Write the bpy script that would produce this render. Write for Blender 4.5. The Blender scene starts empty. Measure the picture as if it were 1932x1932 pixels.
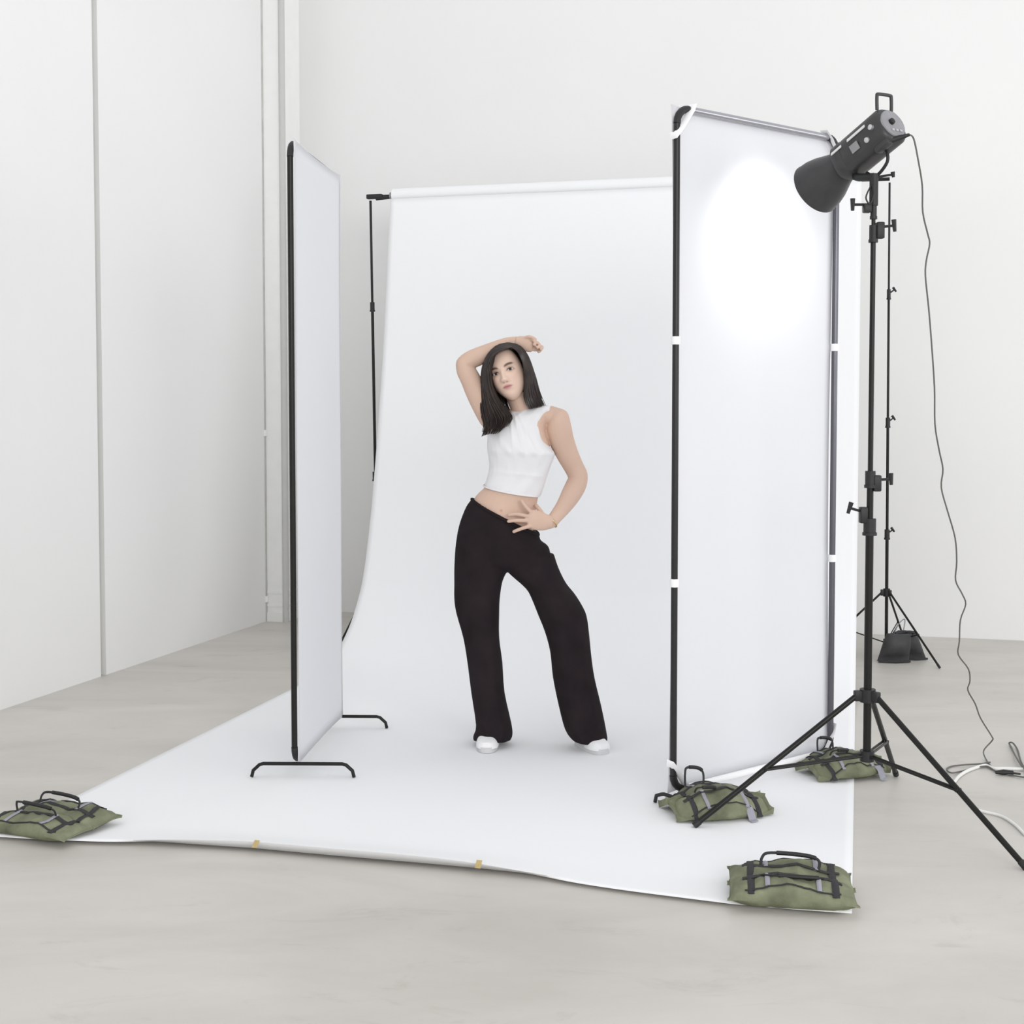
import bpy, math, random
import numpy as np
from mathutils import Vector, Matrix, Euler, noise

random.seed(7)
SC = bpy.context.scene
COL = SC.collection
PI = math.pi

# ------------------------------------------------------------------ camera, light, exposure
FPX = 2500.0; PCY = 881.0; HCAM = 1.41
PITCH = math.atan((PCY - 767.0) / FPX)
cam_d = bpy.data.cameras.new('camera'); cam = bpy.data.objects.new('camera', cam_d); COL.objects.link(cam)
cam.location = (0, 0, HCAM); cam.rotation_euler = (PI / 2 - PITCH, 0, 0)
cam_d.sensor_width = 36.0; cam_d.sensor_fit = 'HORIZONTAL'; cam_d.lens = FPX / 1932 * 36
cam_d.shift_y = -(966 - PCY) / 1932; cam_d.clip_start = 0.05
SC.camera = cam
SC.view_settings.view_transform = 'Standard'; SC.view_settings.look = 'None'
SC.view_settings.gamma = 1.0; SC.view_settings.use_curve_mapping = False
SC.view_settings.exposure = 0.16
SC.cycles.diffuse_bounces = 5; SC.cycles.max_bounces = 8

W = bpy.data.worlds.new('daylight'); SC.world = W; W.use_nodes = True
bg = W.node_tree.nodes['Background']; bg.inputs[0].default_value = (0.975, 0.985, 1.0, 1); bg.inputs[1].default_value = 0.74

def area(name, loc, target, sx, sy, power, col=(1, 1, 1)):
    l = bpy.data.lights.new(name, 'AREA'); l.shape = 'RECTANGLE'; l.size = sx; l.size_y = sy; l.energy = power; l.color = col
    o = bpy.data.objects.new(name, l); COL.objects.link(o); o.location = loc
    o.rotation_euler = (Vector(target) - Vector(loc)).to_track_quat('-Z', 'Y').to_euler(); return o
area('window_light', (7.6, 2.6, 1.7), (-1.0, 6.6, 1.0), 6.0, 2.8, 125, (0.98, 0.99, 1.0))
area('skylight', (1.0, 5.0, 5.6), (1.0, 5.2, 0), 5.0, 3.0, 12, (0.98, 0.99, 1.0))
area('front_fill_light', (2.4, -4.2, 3.2), (-2.0, 8.5, 0.6), 6.0, 2.6, 300, (1.0, 0.995, 0.985))  # unseen fill added to brighten walls and other upright surfaces

# ------------------------------------------------------------------ picture point -> place in the room
_s, _c = math.sin(PITCH), math.cos(PITCH)
def ray(px, py):
    a = (px - 966) / FPX; u = -(py - PCY) / FPX
    return Vector((a, _c + u * _s, -_s + u * _c))
def P(px, py, Y):
    d = ray(px, py); return Vector((0, 0, HCAM)) + d * (Y / d.y)
def F(px, py, z=0.0):
    d = ray(px, py); return Vector((0, 0, HCAM)) + d * ((z - HCAM) / d.z)
def px_m(Y): return Y / FPX

# ------------------------------------------------------------------ materials
def mat(name, col, rough=0.6, metal=0.0, noise_amt=0.0, noise_scale=8.0, bump=0.0, bump_scale=60.0, trans=0.0, spec=0.4, attr=None, sheen=0.0):
    m = bpy.data.materials.new(name); m.use_nodes = True; nt = m.node_tree; N = nt.nodes; L = nt.links
    b = N['Principled BSDF']; b.inputs['Roughness'].default_value = rough; b.inputs['Metallic'].default_value = metal
    b.inputs['Specular IOR Level'].default_value = spec
    if sheen: b.inputs['Sheen Weight'].default_value = sheen
    b.inputs['Base Color'].default_value = (*col, 1)
    tc = N.new('ShaderNodeTexCoord')
    src = None
    if attr:
        at = N.new('ShaderNodeAttribute'); at.attribute_name = attr; src = at.outputs['Color']
    if noise_amt:
        nz = N.new('ShaderNodeTexNoise'); nz.inputs['Scale'].default_value = noise_scale; nz.inputs['Detail'].default_value = 5
        L.new(tc.outputs['Object'], nz.inputs['Vector'])
        mr = N.new('ShaderNodeMapRange'); mr.inputs['From Min'].default_value = 0.25; mr.inputs['From Max'].default_value = 0.75
        mr.inputs['To Min'].default_value = 1 - noise_amt; mr.inputs['To Max'].default_value = 1 + noise_amt
        L.new(nz.outputs['Fac'], mr.inputs['Value'])
        vm = N.new('ShaderNodeVectorMath'); vm.operation = 'SCALE'
        if src: L.new(src, vm.inputs[0])
        else: vm.inputs[0].default_value = col
        L.new(mr.outputs['Result'], vm.inputs['Scale']); src = vm.outputs[0]
    if src: L.new(src, b.inputs['Base Color'])
    if bump:
        nz2 = N.new('ShaderNodeTexNoise'); nz2.inputs['Scale'].default_value = bump_scale; nz2.inputs['Detail'].default_value = 4
        L.new(tc.outputs['Object'], nz2.inputs['Vector'])
        bp = N.new('ShaderNodeBump'); bp.inputs['Strength'].default_value = bump; bp.inputs['Distance'].default_value = 0.01
        L.new(nz2.outputs['Fac'], bp.inputs['Height']); L.new(bp.outputs['Normal'], b.inputs['Normal'])
    if trans:
        tr = N.new('ShaderNodeBsdfTranslucent'); tr.inputs['Color'].default_value = (*[min(1, c * 1.05) for c in col], 1)
        mx = N.new('ShaderNodeMixShader'); mx.inputs[0].default_value = trans
        L.new(b.outputs[0], mx.inputs[1]); L.new(tr.outputs[0], mx.inputs[2]); L.new(mx.outputs[0], N['Material Output'].inputs['Surface'])
    return m

def floor_mat():
    m = bpy.data.materials.new('polished_concrete'); m.use_nodes = True; nt = m.node_tree; N = nt.nodes; L = nt.links
    b = N['Principled BSDF']; b.inputs['Roughness'].default_value = 0.42; b.inputs['Specular IOR Level'].default_value = 0.35
    tc = N.new('ShaderNodeTexCoord'); mp = N.new('ShaderNodeMapping'); mp.inputs['Scale'].default_value = (0.6, 1.5, 1)
    L.new(tc.outputs['Object'], mp.inputs['Vector'])
    n1 = N.new('ShaderNodeTexNoise'); n1.inputs['Scale'].default_value = 1.1; n1.inputs['Detail'].default_value = 7; n1.inputs['Roughness'].default_value = 0.6; n1.inputs['Distortion'].default_value = 0.8
    L.new(mp.outputs[0], n1.inputs['Vector'])
    r1 = N.new('ShaderNodeValToRGB'); r1.color_ramp.elements[0].position = 0.32; r1.color_ramp.elements[0].color = (0.525, 0.500, 0.462, 1)
    r1.color_ramp.elements[1].position = 0.68; r1.color_ramp.elements[1].color = (0.635, 0.610, 0.572, 1)
    L.new(n1.outputs['Fac'], r1.inputs['Fac'])
    n2 = N.new('ShaderNodeTexNoise'); n2.inputs['Scale'].default_value = 3.6; n2.inputs['Detail'].default_value = 9; n2.inputs['Roughness'].default_value = 0.72; n2.inputs['Distortion'].default_value = 1.2
    L.new(mp.outputs[0], n2.inputs['Vector'])
    r2 = N.new('ShaderNodeValToRGB'); r2.color_ramp.elements[0].position = 0.30; r2.color_ramp.elements[0].color = (0.80, 0.79, 0.77, 1)
    r2.color_ramp.elements[1].position = 0.43; r2.color_ramp.elements[1].color = (1, 1, 1, 1)
    L.new(n2.outputs['Fac'], r2.inputs['Fac'])
    mu = N.new('ShaderNodeMix'); mu.data_type = 'RGBA'; mu.blend_type = 'MULTIPLY'; mu.inputs[0].default_value = 0.55
    L.new(r1.outputs[0], mu.inputs[6]); L.new(r2.outputs[0], mu.inputs[7]); L.new(mu.outputs[2], b.inputs['Base Color'])
    bp = N.new('ShaderNodeBump'); bp.inputs['Strength'].default_value = 0.08; L.new(n2.outputs['Fac'], bp.inputs['Height']); L.new(bp.outputs[0], b.inputs['Normal'])
    return m

M = dict(
    wall=mat('painted_wall', (0.845, 0.845, 0.838), 0.85, noise_amt=0.012, noise_scale=1.3, bump=0.03, bump_scale=40, spec=0.2),
    plaster=mat('rough_plaster', (0.86, 0.86, 0.85), 0.9, noise_amt=0.02, noise_scale=12, bump=0.05, bump_scale=25, spec=0.2),
    litbar=mat('flash_lit_aluminium', (0.42, 0.42, 0.45), 0.3, metal=0.75, noise_amt=0.05),  # metal lightened to carry the flash glow on the top bar
    litpole=mat('flash_lit_anodised', (0.13, 0.13, 0.15), 0.32, metal=0.7, noise_amt=0.08),  # pole tone lightened for the flash glow on the far upright
    gap=mat('dark_joint', (0.32, 0.32, 0.27), 0.9, noise_amt=0.25, noise_scale=12),  # darker mottled grey-olive for the back of the wall joint
    floor=floor_mat(),
    paper=mat('seamless_paper', (0.875, 0.88, 0.895), 0.8, noise_amt=0.006, noise_scale=0.9, spec=0.15),
    tape=mat('tan_tape', (0.50, 0.38, 0.17), 0.5, noise_amt=0.1, noise_scale=80),
    fabric=mat('white_diffusion_cloth', (0.88, 0.885, 0.905), 0.75, trans=0.42, spec=0.15, bump=0.02, bump_scale=30),
    elastic=mat('white_elastic', (0.90, 0.90, 0.91), 0.7, bump=0.1, bump_scale=300),
    pole=mat('black_pole', (0.012, 0.012, 0.011), 0.35, noise_amt=0.2, noise_scale=15, spec=0.25),
    alu=mat('dark_anodised', (0.022, 0.021, 0.022), 0.35, spec=0.3, noise_amt=0.1, noise_scale=20),
    plastic=mat('black_plastic', (0.018, 0.018, 0.019), 0.5, bump=0.05, bump_scale=200),
    body=mat('flash_housing', (0.042, 0.042, 0.044), 0.38, noise_amt=0.12, noise_scale=30, bump=0.05, bump_scale=150),
    greyp=mat('grey_panel', (0.27, 0.27, 0.285), 0.45, noise_amt=0.1, noise_scale=25),
    silver=mat('silver_metal', (0.62, 0.62, 0.64), 0.3, metal=0.7, noise_amt=0.05),
    mark=mat('white_print', (0.75, 0.75, 0.75), 0.5, noise_amt=0.1, noise_scale=200),
    green=mat('olive_canvas', (0.190, 0.203, 0.132), 0.85, noise_amt=0.42, noise_scale=13, bump=0.5, bump_scale=28, spec=0.2),
    greenlt=mat('faded_olive_canvas', (0.33, 0.37, 0.26), 0.85, noise_amt=0.2, noise_scale=18, bump=0.4, bump_scale=30, spec=0.2),
    webbing=mat('black_webbing', (0.045, 0.045, 0.048), 0.8, bump=0.3, bump_scale=250, spec=0.25),
    greytab=mat('grey_webbing', (0.33, 0.33, 0.38), 0.8, bump=0.3, bump_scale=200),
    blackbag=mat('black_canvas', (0.05, 0.05, 0.052), 0.6, noise_amt=0.2, noise_scale=15, bump=0.4, bump_scale=25),
    cord=mat('black_rubber', (0.12, 0.12, 0.11), 0.5, noise_amt=0.1),
    wcord=mat('white_rubber', (0.80, 0.80, 0.78), 0.45, noise_amt=0.03),
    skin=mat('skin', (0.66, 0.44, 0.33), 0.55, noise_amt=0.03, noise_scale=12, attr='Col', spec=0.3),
    hair=mat('dark_brown_hair', (0.030, 0.020, 0.017), 0.42, noise_amt=0.45, noise_scale=30, spec=0.5),
    top=mat('white_cotton', (0.79, 0.79, 0.805), 0.85, noise_amt=0.01, bump=0.12, bump_scale=30, spec=0.15),
    pants=mat('black_trousers', (0.019, 0.014, 0.016), 0.85, noise_amt=0.25, noise_scale=9, bump=0.25, bump_scale=14, spec=0.12),
    shoe=mat('white_leather', (0.85, 0.85, 0.86), 0.5, noise_amt=0.02),
    sole=mat('pale_rubber_sole', (0.62, 0.62, 0.63), 0.6, noise_amt=0.04),
    gold=mat('gold_bracelet', (0.72, 0.55, 0.28), 0.3, metal=0.9),
    iris=mat('dark_iris', (0.02, 0.012, 0.01), 0.15, noise_amt=0.2, noise_scale=300),
    eyew=mat('eye_white', (0.62, 0.58, 0.56), 0.3, noise_amt=0.03, noise_scale=100),
)
def glow_mat():
    m = bpy.data.materials.new('flash_tube'); m.use_nodes = True; b = m.node_tree.nodes['Principled BSDF']
    b.inputs['Emission Color'].default_value = (0.95, 0.97, 1, 1); b.inputs['Emission Strength'].default_value = 10; return m
M['glow'] = glow_mat()

# ------------------------------------------------------------------ mesh helpers
ORG = {}
class MB:
    def __init__(s): s.v = []; s.f = []
    def add(s, vs, fs):
        o = len(s.v); s.v += [Vector(v) for v in vs]; s.f += [tuple(i + o for i in f) for f in fs]; return s
    def loft(s, rings, cap=True):
        n = len(rings[0]); vs = [p for r in rings for p in r]; fs = []
        for k in range(len(rings) - 1):
            for i in range(n):
                j = (i + 1) % n; fs.append((k * n + i, k * n + j, (k + 1) * n + j, (k + 1) * n + i))
        if cap:
            fs.append(tuple(range(n - 1, -1, -1))); fs.append(tuple((len(rings) - 1) * n + i for i in range(n)))
        return s.add(vs, fs)
    def tube(s, pts, r, n=12, flat=1.0, up=None, cap=True):
        pts = [Vector(p) for p in pts]; m = len(pts); rr = r if isinstance(r, (list, tuple)) else [r] * m
        T = []
        for i in range(m):
            t = pts[min(i + 1, m - 1)] - pts[max(i - 1, 0)]; T.append(t.normalized() if t.length > 1e-9 else Vector((0, 0, 1)))
        ref = Vector(up) if up else (Vector((0, 0, 1)) if abs(T[0].z) < 0.9 else Vector((0, 1, 0)))
        a = (ref - T[0] * ref.dot(T[0])).normalized(); rings = []
        for i in range(m):
            a = (a - T[i] * a.dot(T[i])).normalized(); b = T[i].cross(a)
            rings.append([pts[i] + a * (math.cos(2 * PI * k / n) * rr[i] * flat) + b * (math.sin(2 * PI * k / n) * rr[i]) for k in range(n)])
        return s.loft(rings, cap)
    def box(s, c, sx, sy, sz, R=None, bev=0.0):
        c = Vector(c); R = R or Matrix.Identity(3)
        if bev:
            def rect(hx, hy, z):
                q = []
                for (qx, qy, a0) in ((hx - bev, hy - bev, 0), (-hx + bev, hy - bev, PI / 2), (-hx + bev, -hy + bev, PI), (hx - bev, -hy + bev, 1.5 * PI)):
                    for k in range(4):
                        a = a0 + k * PI / 6; q.append((qx + bev * math.cos(a) * 1.0, qy + bev * math.sin(a), z))
                return q
            hx, hy, hz = sx / 2, sy / 2, sz / 2; rings = []
            for (ins, z) in ((bev, -hz), (bev * 0.3, -hz + bev * 0.3), (0, -hz + bev), (0, hz - bev), (bev * 0.3, hz - bev * 0.3), (bev, hz)):
                k = 1 - ins / min(hx, hy) * 0.999
                rings.append([c + R @ Vector((p[0] * (hx - ins) / hx, p[1] * (hy - ins) / hy, p[2])) for p in rect(hx, hy, z)])
            return s.loft(rings)
        vs = [c + R @ Vector((x * sx / 2, y * sy / 2, z * sz / 2)) for x in (-1, 1) for y in (-1, 1) for z in (-1, 1)]
        return s.add(vs, [(0, 1, 3, 2), (4, 6, 7, 5), (0, 4, 5, 1), (2, 3, 7, 6), (0, 2, 6, 4), (1, 5, 7, 3)])
    def lathe(s, a, b, prof, n=28):
        """profile of (t along a->b in metres, radius)"""
        a = Vector(a); d = (Vector(b) - a).normalized(); ref = Vector((0, 0, 1)) if abs(d.z) < 0.9 else Vector((1, 0, 0))
        u = (ref - d * ref.dot(d)).normalized(); w = d.cross(u)
        return s.loft([[a + d * t + (u * math.cos(2 * PI * k / n) + w * math.sin(2 * PI * k / n)) * max(r, 1e-4) for k in range(n)] for t, r in prof])
    def ellipsoid(s, c, rx, ry, rz, R=None, nu=24, nv=14):
        c = Vector(c); R = R or Matrix.Identity(3); rings = []
        for j in range(1, nv):
            t = PI * j / nv; rings.append([c + R @ Vector((rx * math.sin(t) * math.cos(2 * PI * i / nu), ry * math.sin(t) * math.sin(2 * PI * i / nu), rz * math.cos(t))) for i in range(nu)])
        return s.loft(rings)
    def build(s, name, m, parent=None, smooth=True, angle=40):
        org = ORG.get(parent.name, Vector((0, 0, 0))) if parent else Vector((0, 0, 0))
        me = bpy.data.meshes.new(name); me.from_pydata([v - org for v in s.v], [], s.f)
        import bmesh
        bm = bmesh.new(); bm.from_mesh(me); bmesh.ops.recalc_face_normals(bm, faces=bm.faces); bm.to_mesh(me); bm.free()
        if smooth:
            me.polygons.foreach_set('use_smooth', [True] * len(me.polygons)); me.set_sharp_from_angle(angle=math.radians(angle))
        me.materials.append(m)
        o = bpy.data.objects.new(name, me); COL.objects.link(o)
        if parent: o.parent = parent; ORG[o.name] = org
        return o

def tag(o, label=None, cat=None, group=None, kind=None):
    if label: o['label'] = label
    if cat: o['category'] = cat
    if group: o['group'] = group
    if kind: o['kind'] = kind
    return o
def thing(name, loc, label, cat, group=None):
    o = bpy.data.objects.new(name, None); COL.objects.link(o); o.location = loc; ORG[o.name] = Vector(loc); o.empty_display_size = 0.05
    return tag(o, label, cat, group)
def spline(pts, n=8):
    pts = [Vector(p) for p in pts]; out = []
    for i in range(len(pts) - 1):
        p0 = pts[max(i - 1, 0)]; p1 = pts[i]; p2 = pts[i + 1]; p3 = pts[min(i + 2, len(pts) - 1)]
        for k in range(n):
            t = k / n; out.append(0.5 * ((2 * p1) + (p2 - p0) * t + (2 * p0 - 5 * p1 + 4 * p2 - p3) * t * t + (3 * p1 - p0 - 3 * p2 + p3) * t ** 3))
    out.append(pts[-1]); return out

# ------------------------------------------------------------------ the room
YAW = math.radians(14.7)
U = Vector((math.cos(YAW), -math.sin(YAW), 0)); V = Vector((math.sin(YAW), math.cos(YAW), 0))   # along / away from the back wall
HW = 5.0
bc = F(1800, 1203)                                   # a point of the back wall's foot
o = MB().box((1.0, 4.5, -0.05), 16, 15, 0.1).build('floor', M['floor'], smooth=False); tag(o, kind='structure')
Rw = Matrix.Rotation(-YAW, 3, 'Z')
L0, L1 = F(0, 1340), F(506, 1171)
ld = (L1 - L0).normalized(); ln = Vector((ld.y, -ld.x, 0))     # into the room
# back wall
c = bc + V * 0.1 + Vector((0, 0, HW / 2)); t = (c - L1).dot(U)
lo = (L1 - c).dot(U) - 0.3; hi = 5.2
o = MB().box(c + U * (lo + hi) / 2, hi - lo, 0.2, HW, Rw).build('wall_back', M['wall'], smooth=False); tag(o, kind='structure')
# left wall with its open vertical joint
Rl = Matrix((ld, ln * -1, Vector((0, 0, 1)))).transposed()
sj = F(215, 1275); s0 = (sj - L0).dot(ld)
mb = MB()
def wl(a, b, inset, name, m):
    x = MB(); mid = L0 + ld * (a + b) / 2 - ln * (0.1 + inset) + Vector((0, 0, HW / 2)); x.box(mid, b - a, 0.2, HW, Rl); return x
endw = (L1 - L0).length + 0.9
x = wl(-7.0, s0 - 0.035, 0.0, '', None); y = wl(s0 + 0.012, endw, 0.0, '', None)
x.add(y.v, y.f); o = x.build('wall_left', M['wall'], smooth=False); tag(o, kind='structure')
o = wl(s0 - 0.036, s0 + 0.013, 0.045, '', None).build('trim_1', M['gap'], smooth=False); tag(o, kind='structure')
# white corner pillar, shade-band tube and thin conduit near the back left corner
pl0 = F(503, 1172); PWD = 0.138; PDP = 0.28
o = MB().box(pl0 + U * PWD / 2 + V * PDP / 2 + Vector((0, 0, HW / 2)), PWD, PDP, HW, Rw, bev=0.003).build('trim_2', M['plaster'], smooth=False); tag(o, kind='structure')
o = MB().tube([pl0 + U * PWD, pl0 + U * PWD + Vector((0, 0, HW))], 0.021, 16).build('trim_3', mat('shade_band_tube', (0.56, 0.56, 0.55), 0.8, noise_amt=0.03)); tag(o, kind='structure')  # grey tube put in for the shade of a groove
x = MB()
for z0, z1, e in ((0.0, 0.06, 0.006), (0.10, 0.115, 0.004), (0.185, 0.20, 0.004)): x.box(pl0 + U * PWD / 2 + V * PDP / 2 + Vector((0, 0, (z0 + z1) / 2)), PWD + 2 * e, PDP + 2 * e, z1 - z0, Rw)
o = x.build('trim_4', M['plaster'], smooth=False); tag(o, kind='structure')
cp = F(500, 1173) + V * 0.02
r = thing('conduit', cp, 'thin grey-white conduit running up beside the pillar in the back left corner', 'pipe')
MB().tube([cp, cp + Vector((0, 0, HW))], 0.009, 12).build('pipe', mat('grey_conduit', (0.5, 0.5, 0.48), 0.7, noise_amt=0.15), r)
for z in (P(502, 817, cp.y).z, P(502, 1130, cp.y).z):
    MB().tube([cp + Vector((0, 0, z - 0.02)), cp + Vector((0, 0, z + 0.02))], 0.018, 12).build('clamp', M['plaster'], r)
# right wall far outside the frame closes the room
rc = bc + U * 5.1 - V * 4.0
o = MB().box(rc + Vector((0, 0, 0.45)), 0.2, 8.0, 0.9, Rw).build('wall_right', M['wall'], smooth=False); tag(o, kind='structure')

# ------------------------------------------------------------------ seamless paper sweep
PW = 2.72
A0 = F(0, 1575)                                       # on the left edge, near the front corner
def edge(t, z): return A0 + V * t + Vector((0, 0, z))
prof = []                                             # (distance along V, height) from roll down to the front edge
tR = (P(738, 375, 8.0) - A0).dot(V); zR = P(738, 372, 8.0).z
for (pxx, pyy) in ((738, 375), (733, 480), (727, 600), (721, 700), (715, 780), (708, 870), (700, 960), (692, 1030), (685, 1080), (677, 1120)):
    # left edge plane
    k = (pxx - 966) / FPX; Yv = (A0.x - math.tan(YAW) * A0.y) / (k - math.tan(YAW)) if True else 0
    q = P(pxx, pyy, Yv); prof.append(((q - A0).dot(V), q.z))
t_end = prof[-1][0]; z_end = prof[-1][1]
ctrl = [Vector((a, b, 0)) for a, b in prof] + [Vector((t_end - 0.17, z_end - 0.17, 0)), Vector((t_end - 0.42, 0.055, 0)), Vector((t_end - 0.75, 0.008, 0)), Vector((t_end - 1.1, 0.003, 0))]
curve = [(p.x, max(p.y, 0.003)) for p in spline(ctrl, 5)]
tt = curve[-1][0]
while tt > 0.35: tt -= 0.12; curve.append((tt, 0.003))
for k in range(1, 15): curve.append((tt + (0.0 - tt) * k / 14, 0.003))
frontpx = [(-12, 1585), (60, 1590), (140, 1594), (300, 1602), (470, 1613), (616, 1627), (803, 1644), (900, 1653), (1030, 1667), (1200, 1690), (1380, 1713), (1500, 1724), (1622, 1733)]
fr = []
for a, b in frontpx:
    q = F(a, b); fr.append(((q - A0).dot(U), (q - A0).dot(V)))
def front_t(s): return float(np.interp(s, [a for a, b in fr], [b for a, b in fr]))
mb = MB(); NS = 90; nC = len(curve); vs = []
tlast0 = 0.35
for i in range(NS + 1):
    s_ = PW * i / NS
    tf = front_t(s_)
    h = math.exp(-((s_ - 1.16) / 0.60) ** 4)          # where the front edge has buckled up
    for (t_, z_) in curve:
        if t_ < tlast0:                               # last stretch is stretched to the real edge
            k = 1 - t_ / tlast0; t2 = tlast0 + (tf - tlast0) * k
            if k > 0: z2 = z_ + h * 0.026 * math.exp(-((k - 1.0) / 0.40) ** 2)
            else: z2 = z_
            z2 += (0.003 + 0.010 * max(0, (k - 0.5) * 2)) * max(0, k)
        else: t2, z2 = t_, z_
        if t2 > 4: z2 = z2
        if t_ <= 1e-9: t2 = tf + 0.030 * min(1, h * 3); z2 = 0.013
        vs.append(A0 + U * s_ + V * t2 + Vector((0, 0, z2 + 0.0008 * math.sin(s_ * 5 + t2 * 3))))
fs = [(i * nC + j, (i + 1) * nC + j, (i + 1) * nC + j + 1, i * nC + j + 1) for i in range(NS) for j in range(nC - 1)]
mb.add(vs, fs)
rollc = A0 + V * (tR + 0.028) + Vector((0, 0, zR + 0.012))
root = thing('paper_backdrop', A0 + U * PW / 2, 'wide white seamless paper sweep hanging from a roll and spread over the floor', 'backdrop')
sheet = mb.build('paper_sheet', M['paper'], root)
sol = sheet.modifiers.new('t', 'SOLIDIFY'); sol.thickness = 0.0012; sol.offset = 1
MB().tube([rollc, rollc + U * PW], 0.042, 28).build('paper_roll', M['paper'], root)
MB().tube([rollc - U * 0.02, rollc + U * (PW + 0.02)], 0.022, 16).build('roll_core', M['greyp'], root)
# tapes on the front edge
for n_, (pa, pb, lab) in enumerate(((470, 1604, 'small tan tape strip on the left part of the paper front edge'), (897, 1640, 'small tan tape strip on the middle of the paper front edge'))):
    q = F(pa, pb, 0.03) - V * 0.02
    s_ = (q - A0).dot(U); tf = front_t(s_)
    a = A0 + U * s_ + V * (tf + 0.02) + Vector((0, 0, 0.040)); b = A0 + U * s_ + V * (tf - 0.004) + Vector((0, 0, 0.024))
    mbt = MB(); hw = 0.0085
    mid = (a + b) / 2; d = (a - b); nrm = U.cross(d).normalized() 
    if nrm.z < 0: nrm = -nrm
    q4 = [a - U * hw, a + U * hw, b + U * hw * 1.1, b - U * hw * 0.9]
    q4 = [p + nrm * 0.004 for p in q4]
    lowq = [p - nrm * 0.002 for p in q4]
    mbt.loft([lowq, q4]); tp = mbt.build('tape_strip', M['tape'], smooth=False); tag(tp, lab, 'tape', 'tape strips on the paper edge')

# ------------------------------------------------------------------ backdrop stands and crossbar
def knob(mb_root, c, d, L=0.035, w=0.03, r=0.004, m='plastic'):
    c = Vector(c); d = Vector(d).normalized(); side = d.cross(Vector((0, 0, 1))) if abs(d.z) < 0.9 else Vector((1, 0, 0))
    up = side.cross(d).normalized(); b = MB(); b.tube([c, c + d * L], r, 8); b.tube([c + d * L - up * w / 2, c + d * L + up * w / 2], [r * 1.3, r * 1.9], 8); b.tube([c + d * L, c + d * L + up * w / 2], r * 1.6, 8)
    return b.build('knob', M[m], mb_root)
def stand(name, base, top, hubz, rad, legr, foot_dirs, legR, label, cols, group=None, lowz=0.10):
    root = thing(name, base, label, 'light stand' if group is None else 'stand', group)
    base = Vector(base); top = Vector(top); ax = (top - base).normalized()
    prev = base + ax * lowz
    for k, (z, rr) in enumerate(cols):
        q = base + ax * min(z, (top - base).length); MB().tube([prev, q], rr, 16).build('pole_section', M['pole'], root)
        if k < len(cols) - 1:
            c2 = MB(); c2.tube([q - ax * 0.035, q + ax * 0.012], rr * 1.55, 16); c2.tube([q - ax * 0.045, q - ax * 0.035], rr * 1.8, 16)
            c2.build('collar', M['plastic'], root)
        prev = q - ax * 0.02
    hub = base + ax * hubz; low = base + ax * (lowz + 0.02)
    hb = MB(); hb.tube([hub - ax * 0.022, hub + ax * 0.022], rad * 1.9, 16); hb.build('hub', M['plastic'], root)
    MB().tube([low - ax * 0.018, low + ax * 0.018], rad * 1.7, 16).build('lower_collar', M['plastic'], root)
    for ang in foot_dirs:
        d = Vector((math.cos(ang), math.sin(ang), 0)); a = hub + d * rad * 2.8; e = Vector((base.x, base.y, legr)) + d * legR
        lg = MB().tube([a, e], legr, 12).build('leg', M['pole'], root)
        MB().tube([e + (a - e).normalized() * 0.022, e + (e - a).normalized() * 0.003], legr * 1.18, 12).build('rubber_foot', M['plastic'], lg)
        MB().box((hub + d * rad * 2.2), rad * 2.4, rad * 1.5, 0.035, Matrix.Rotation(ang, 3, 'Z'), bev=0.003).build('hinge', M['plastic'], root)
        m_ = a.lerp(e, 0.57); s_ = Vector((-d.y, d.x, 0)) * rad * 0.55
        br = MB(); l0 = low + d * rad * 1.4
        br.tube([l0 + s_, m_ + s_], legr * 0.5, 8); br.tube([l0 - s_, m_ - s_], legr * 0.5, 8); br.tube([m_ - s_ * 1.6, m_ + s_ * 1.6], legr * 0.6, 8)
        br.build('brace', M['pole'], root)
    return root

barL = rollc - U * 0.16; barR = rollc + U * (PW + 0.16)
# left stand
tb = P(714, 1195, barL.y + 0.03); tb.z = 0
baseL = Vector((barL.x + 0.045, barL.y + 0.02, 0)); topL = Vector((barL.x + 0.01, barL.y + 0.02, barL.z - 0.02))
sl = stand('backdrop_stand', baseL, topL, 0.38, 0.010, 0.0065, (math.radians(241), math.radians(1), math.radians(121)), 0.40,
      'black tripod stand holding the left end of the paper roll', ((1.0, 0.011), (P(712, 574, baseL.y).z, 0.0090), (3.0, 0.0075)), 'backdrop stands')
baseR = F(1672, 1238); topR = Vector((barR.x, baseR.y, barR.z - 0.02)); topR.x = P(1679, 300, baseR.y).x
barR = Vector((topR.x, topR.y, barR.z))
zc = [P(1675, yy, baseR.y).z for yy in (1003, 792, 550)]
sr = stand('backdrop_stand', baseR, topR, P(1672, 1118, baseR.y).z, 0.010, 0.0060, (math.radians(-62), math.radians(58), math.radians(178)), 0.40,
      'black tripod stand behind the flash, weighted by the black sandbag', ((zc[0], 0.0092), (zc[1], 0.0080), (zc[2], 0.0068), (4.0, 0.0058)), 'backdrop stands', lowz=0.06)
for zz in zc: knob(sr, baseR.lerp(topR, zz / topR.z) + Vector((0.004, 0, -0.01)), (1, 0, 0.75), 0.035, 0.03)
cb = thing('crossbar', barL, 'black crossbar carrying the paper roll between its two stands', 'rail')
MB().tube([barL, barR], 0.010, 12).build('tube', M['pole'], cb)
MB().box(barL + U * 0.04 + Vector((0, 0, 0)), 0.10, 0.03, 0.028, Rw, bev=0.005).build('end_clamp', M['plastic'], cb)
MB().tube([barL + U * 0.05 - Vector((0, 0, 0.01)), barL + U * 0.15 - Vector((0, 0, 0.008))], [0.014, 0.009], 12).build('roll_holder', M['plastic'], cb)

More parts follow.
